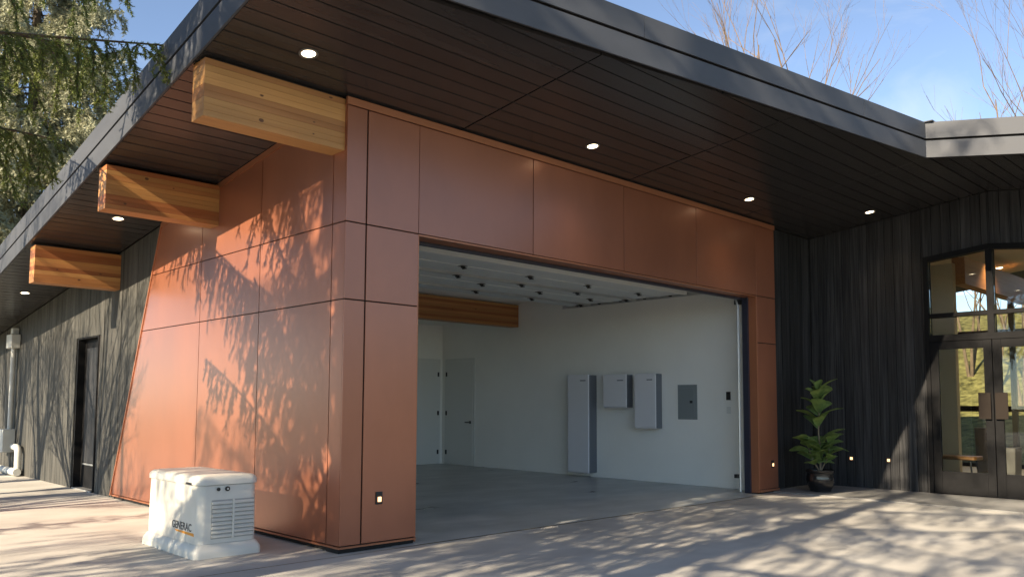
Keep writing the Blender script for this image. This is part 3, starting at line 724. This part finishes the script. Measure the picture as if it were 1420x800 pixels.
# ================================================================ trees
def needle_tris(P0, P1, den, ln, w, rng):
    L_ = np.linalg.norm(P1-P0, axis=1); cnt = np.maximum(1, (L_*den).astype(int)); idx = np.repeat(np.arange(len(P0)), cnt)
    n = len(idx); t = rng.random(n)[:, None]; base = P0[idx]*(1-t)+P1[idx]*t
    d = (P1-P0)/np.maximum(L_, 1e-6)[:, None]; d = d[idx]
    r = rng.normal(size=(n, 3)); r -= d*np.sum(r*d, 1)[:, None]; r /= np.linalg.norm(r, axis=1)[:, None]
    nd = r*.8+d*.65; nd /= np.linalg.norm(nd, axis=1)[:, None]
    s = np.cross(nd, rng.normal(size=(n, 3))); s /= np.linalg.norm(s, axis=1)[:, None]
    ll = ln*rng.uniform(.7, 1.2, n)[:, None]
    return np.stack([base-s*w/2, base+s*w/2, base+nd*ll], 1)
def twig_tris(P0, P1, r0, r1):
    d = P1-P0; d /= np.maximum(np.linalg.norm(d, axis=1), 1e-6)[:, None]
    a = np.cross(d, np.array([.3, .2, .9])); a /= np.maximum(np.linalg.norm(a, axis=1), 1e-6)[:, None]; b = np.cross(d, a)
    o = []
    for k in range(3):
        t0, t1 = 2*np.pi*k/3, 2*np.pi*(k+1)/3
        u0 = a*np.cos(t0)+b*np.sin(t0); u1 = a*np.cos(t1)+b*np.sin(t1)
        A, B, Cc, D = P0+u0*r0, P0+u1*r0, P1+u1*r1, P1+u0*r1
        o += [np.stack([A, B, Cc], 1), np.stack([A, Cc, D], 1)]
    return np.concatenate(o)
def bough_segments(rng, length, nb, hang, sub, droop=.10, path=None, tmin=.12):
    """skeleton of one conifer bough along +x; returns main, branchlet and sub-twig segments"""
    if path is None:
        t = np.linspace(0, 1, 13); path = np.stack([length*t, .04*length*np.sin(3*t+rng.random()*6), -droop*length*np.sin(np.pi*t*.8)+.05*length*t**3], 1)
    path = np.array(path, float); m0, m1 = path[:-1], path[1:]
    b0, b1 = [], []; s0, s1 = [], []
    K = len(path)-1
    for i in range(nb):
        t = tmin+(1-tmin)*(i+rng.random())/nb; k = min(int(t*K), K-1); p = path[k]+(path[k+1]-path[k])*(t*K-k)
        d = path[k+1]-path[k]; d /= np.linalg.norm(d); side = np.cross(d, [0, 0, 1]); side /= np.linalg.norm(side)
        sg = 1 if i % 2 else -1
        l = hang*rng.uniform(.45, 1.15)*(1.0-.55*t) if rng.random() > .12 else hang*rng.uniform(.9, 1.5)*(1-.5*t)
        dr = d*.55+side*sg*rng.uniform(.2, .9)+np.array([0, 0, -.15])
        q = p.copy(); prev = p.copy(); n = 4
        for j in range(n):
            dr = dr+np.array([0, 0, -.42-.2*rng.random()]); dr /= np.linalg.norm(dr)
            q = prev+dr*l/n; b0.append(prev.copy()); b1.append(q.copy())
            for _ in range(sub):
                sd = dr*.6+rng.normal(size=3)*.45+np.array([0, 0, -.35]); sd /= np.linalg.norm(sd)
                pp = prev+(q-prev)*rng.random(); s0.append(pp); s1.append(pp+sd*l*rng.uniform(.10, .28))
            prev = q
    A = lambda z: np.array(z) if len(z) else np.zeros((0, 3))
    return m0, m1, A(b0), A(b1), A(s0), A(s1)
def bough_tris(seg, r, den, ln, w, rng):
    m0, m1, b0, b1, s0, s1 = seg
    k = len(m0); rr = np.linspace(r, r*.25, k+1)
    wood = [twig_tris(m0, m1, rr[:-1, None], rr[1:, None]), twig_tris(b0, b1, r*.16, r*.10)]
    if len(s0): wood.append(twig_tris(s0, s1, r*.08, r*.05))
    nd = [needle_tris(b0, b1, den, ln, w, rng), needle_tris(s0, s1, den, ln, w, rng), needle_tris(m0[k//2:], m1[k//2:], den*.5, ln, w, rng)]
    return np.concatenate(wood), np.concatenate(nd)
def rotz(a): c, s = math.cos(a), math.sin(a); return np.array([[c, -s, 0], [s, c, 0], [0, 0, 1]])
def roty(a): c, s = math.cos(a), math.sin(a); return np.array([[c, 0, s], [0, 1, 0], [-s, 0, c]])

def spruce_parts(seed, H, R, n, den, ln, w, nb=26, hang=.8, sub=2, zmin=.15, keep=None, trunk_r=.22, taper=.8):
    rng = np.random.default_rng(seed)
    tmpl = []
    for k in range(4):
        tmpl.append(bough_tris(bough_segments(rng, 1.0*3.2, nb, hang, sub), .045, den, ln, w, rng))
    wood, ndl = [], []
    a = rng.random()*6
    for i in range(n):
        t = zmin+(1-zmin)*(i+.5)/n; z = H*t*.985; a += 2.39996+rng.uniform(-.3, .3)
        s = max(.08, R*(1-t)**taper*rng.uniform(.75, 1.15)/3.2)
        if keep and not keep(a % (2*math.pi), z): continue
        M_ = rotz(a) @ roty(-(.35*(t-.45))+rng.uniform(-.08, .08))
        for src, dst in zip(tmpl[i % 4], (wood, ndl)):
            sc = np.array([s, s, max(s, .45)*1.0])
            dst.append((src*sc) @ M_.T + np.array([0, 0, z]))
    tr = G().tube([(0, 0, -.1), (.03, 0, H*.3), (-.02, .03, H*.65), (0, 0, H)], [trunk_r, trunk_r*.75, trunk_r*.4, .02], 10)
    return tr, np.concatenate(wood), np.concatenate(ndl)
def make_spruce(loc, label, group, parts, needle=NEEDLE, extra=None):
    e = empty('spruce_tree', loc, label, 'tree', group)
    tr, wd, nd = parts
    t = tr.build('trunk', BARK, e, smooth=True)
    if extra:
        wd = np.concatenate([wd]+[x[0] for x in extra]); nd = np.concatenate([nd]+[x[1] for x in extra])
    b = soup('branches', wd, BARK, t); c = soup('crown', nd, needle, e)
    return e
def copy_tree(o, loc, rz, s, label, group=None):
    def rec(src, par):
        c = src.copy(); col.objects.link(c); c.parent = par
        for ch in src.children: rec(ch, c)
        return c
    c = rec(o, None); c.location = loc; c.rotation_euler = (0, 0, rz); c.scale = s if isinstance(s, tuple) else (s, s, s); c['label'] = label
    if group: c['group'] = group
    return c

# near spruce, left of the house: its boughs hang into view and shade the copper wall
TR = np.array([-6.3, -.8, 0.0])
rng = np.random.default_rng(77)
def arc_path(p, q, sag, n=17, wob=.03):
    p, q = np.array(p, float), np.array(q, float); t = np.linspace(0, 1, n)[:, None]
    return p*(1-t)+q*t + np.array([0, 0, 1.0])*sag*np.sin(np.pi*t) + np.array([.03, wob, wob*.6])*np.sin(6.5*t+wob*9)
extra = []
for (z0, q, sag, nb, hang, sub) in (
        (3.0, (-1.42, .95, 4.73), .0, 44, .85, 4),
        (3.5, (-1.75, 1.6, 4.75), .0, 38, 1.1, 4),
        (3.1, (-2.15, 1.5, 3.75), .05, 38, .9, 4),
        (4.3, (-1.55, 1.9, 5.75), .1, 34, 1.1, 4),
        (3.9, (-2.3, 3.2, 4.6), .35, 46, 1.1, 4),
        (4.9, (-2.8, 3.9, 5.0), .1, 46, 1.2, 4),
        (2.9, (-3.2, 2.6, 3.4), .3, 40, .8, 4)):
    sg = bough_segments(rng, 4.5, nb, hang, sub, path=arc_path((0, 0, z0), np.array(q)-TR, sag, wob=.03 if nb == 44 else .13), tmin=.36)
    extra.append(bough_tris(sg, .035, 240, .036, .0105, rng))
near = make_spruce(tuple(TR), 'dark green spruce with long drooping boughs reaching toward the side eave', 'spruces beside the drive',
                   spruce_parts(3, 14, 3.6, 96, 95, .068, .028, nb=28, hang=1.0, sub=3, zmin=.29, trunk_r=.16,
                                keep=lambda a, z: not (z < 7.5 and (a < 1.25 or a > 5.9))), extra=extra)
# spruces that dapple the drive, out of frame to the left
shade = make_spruce((-10.5, -3.6, 0), 'tall spruce standing beside the drive', 'spruces beside the drive',
                    spruce_parts(8, 19, 4.4, 84, 34, .09, .02, nb=26, hang=1.0, sub=3, zmin=.17, taper=.65))
copy_tree(shade, (-12.0, -8.2, 0), 2.0, 1.0, 'tall spruce standing beside the drive')
copy_tree(shade, (-16.5, -1.6, 0), 4.1, 1.05, 'tall spruce standing beside the drive')
copy_tree(shade, (-6.6, 3.3, 0), .7, .20, 'small unseen spruce added to shade the side apron', 'small spruces added for shade')  # small spruces added out of view to dapple the ground by the generator
copy_tree(shade, (-6.2, 6.2, 0), 2.7, .17, 'small unseen spruce added to shade the side apron', 'small spruces added for shade')
copy_tree(shade, (-7.2, 9.6, 0), 4.7, .22, 'small unseen spruce added to shade the side apron', 'small spruces added for shade')
# pale conifer far behind the side wing
far = make_spruce((4.6, 31.0, 0), 'pale sunlit conifer rising behind the side eave', 'conifers behind the house',
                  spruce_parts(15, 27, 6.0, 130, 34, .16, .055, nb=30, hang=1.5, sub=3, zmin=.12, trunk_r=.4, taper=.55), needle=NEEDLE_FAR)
copy_tree(far, (-1.5, 36.0, 0), 2.2, 1.05, 'pale sunlit conifer beyond the far end of the side wall')

# bare deciduous trees
def bare(seed, H, r0, stems=1, depth=5, spread=.5, twig=1.0, nbr=(4, 6, 3, 4)):
    rng_ = random.Random(seed); big = G(); segs = [[], [], [], []]
    def grow(p, d, l, r, k):
        n = 4 if k < 2 else 3; pts = [p.copy()]; rad = [r]; q = p.copy(); dd = d.copy()
        for i in range(n):
            dd = (dd + Vector((rng_.gauss(0, .10), rng_.gauss(0, .10), rng_.gauss(.05, .07)))).normalized()
            q = q + dd*l/n; pts.append(q.copy()); rad.append(r*(1-(.85 if k < 2 else .6)*(i+1)/n))
        if k < 2: big.tube(pts, rad, 7 if k == 0 else 5)
        else:
            for i in range(n): segs[0].append(pts[i]); segs[1].append(pts[i+1]); segs[2].append(rad[i]); segs[3].append(rad[i+1])
        if k >= depth: return
        nb = rng_.randint(nbr[0], nbr[1]) if k < 3 else rng_.randint(nbr[2], nbr[3])
        for j in range(nb):
            t = rng_.uniform(.3, 1.0) if k else rng_.uniform(.32, 1.0)
            i = min(int(t*n), n-1); s = pts[i].lerp(pts[i+1], t*n-i)
            ax = Vector((rng_.gauss(0, 1), rng_.gauss(0, 1), rng_.gauss(0, .3))); ax = (ax - dd*ax.dot(dd)).normalized()
            nd = (dd*(1-spread*.3) + ax*spread*rng_.uniform(.7, 1.5) + Vector((0, 0, .15))).normalized()
            grow(s, nd, l*rng_.uniform(.42, .62), rad[i]*rng_.uniform(.42, .6), k+1)
    for s_ in range(stems):
        a = 2*math.pi*s_/max(1, stems)+.4
        d = Vector((math.cos(a)*.09*(stems > 1), math.sin(a)*.09*(stems > 1), 1)).normalized()
        grow(Vector((math.cos(a)*.15*(stems > 1), math.sin(a)*.15*(stems > 1), -.1)), d, H*rng_.uniform(.6, .72), r0*rng_.uniform(.8, 1), 0)
    P0, P1 = np.array([tuple(p) for p in segs[0]]), np.array([tuple(p) for p in segs[1]])
    tw = twig_tris(P0, P1, np.maximum(np.array(segs[2])*twig, .004)[:, None], np.maximum(np.array(segs[3])*twig, .003)[:, None])
    return big, tw
def make_bare(loc, label, group, parts, m, rz=0):
    e = empty('bare_tree', loc, label, 'tree', group); e.rotation_euler = (0, 0, rz)
    parts[0].build('trunk', m, e, smooth=True); soup('crown', parts[1], m, e)
    return e
bt = make_bare((-5.2, 9.2, 0), 'bare deciduous tree standing beside the side apron', 'bare trees beside the side apron', bare(31, 10, .22, 1, 5, .55, 1.1), BARK)
copy_tree(bt, (-6.6, 6.9, 0), 1.9, 1.0, 'bare deciduous tree standing beside the side apron')
copy_tree(bt, (-7.5, 11.0, 0), 3.6, 1.0, 'bare deciduous tree standing beside the side apron')
copy_tree(bt, (-8.4, 4.6, 0), 5.0, .9, 'bare deciduous tree standing beside the side apron')
copy_tree(bt, (-4.9, 11.6, 0), 2.8, .85, 'bare deciduous tree standing beside the side apron')
copy_tree(bt, (-5.0, 7.4, 0), 4.4, .75, 'bare deciduous tree standing beside the side apron')
rt = make_bare((27.6, 9.7, 2.0), 'bare pale tree with several slender upright stems beyond main roof', 'bare trees beyond the roof', bare(44, 21, .19, 3, 4, .34, 1.3, (3, 4, 2, 3)), BIRCH)
make_bare((34.9, 2.9, 4.0), 'bare tree with reddish bushy crown beyond lower entry roof', 'bare trees beyond the roof', bare(57, 19, .17, 3, 4, .34, 1.2, (3, 5, 2, 3)), BIRCH)
i = 0
for x_, y_, s_ in ((24, -.6, .5), (27, 1.2, .55), (30, -1.2, .6), (33, 2.0, .6), (36, .2, .6), (25.5, -3.5, .5), (31, 4.0, .6), (38, 3.0, .6), (34.5, -3.2, .6), (29, 2.6, .55)):
    t = min(1, (x_-19)/28); copy_tree(rt, (x_, y_, 7*t*t*(3-2*t)-.3), i*1.3, (s_*.7, s_*.7, s_*.62), 'slender bare tree on the grassy bank behind the entry room', 'bare trees on the bank'); i += 1
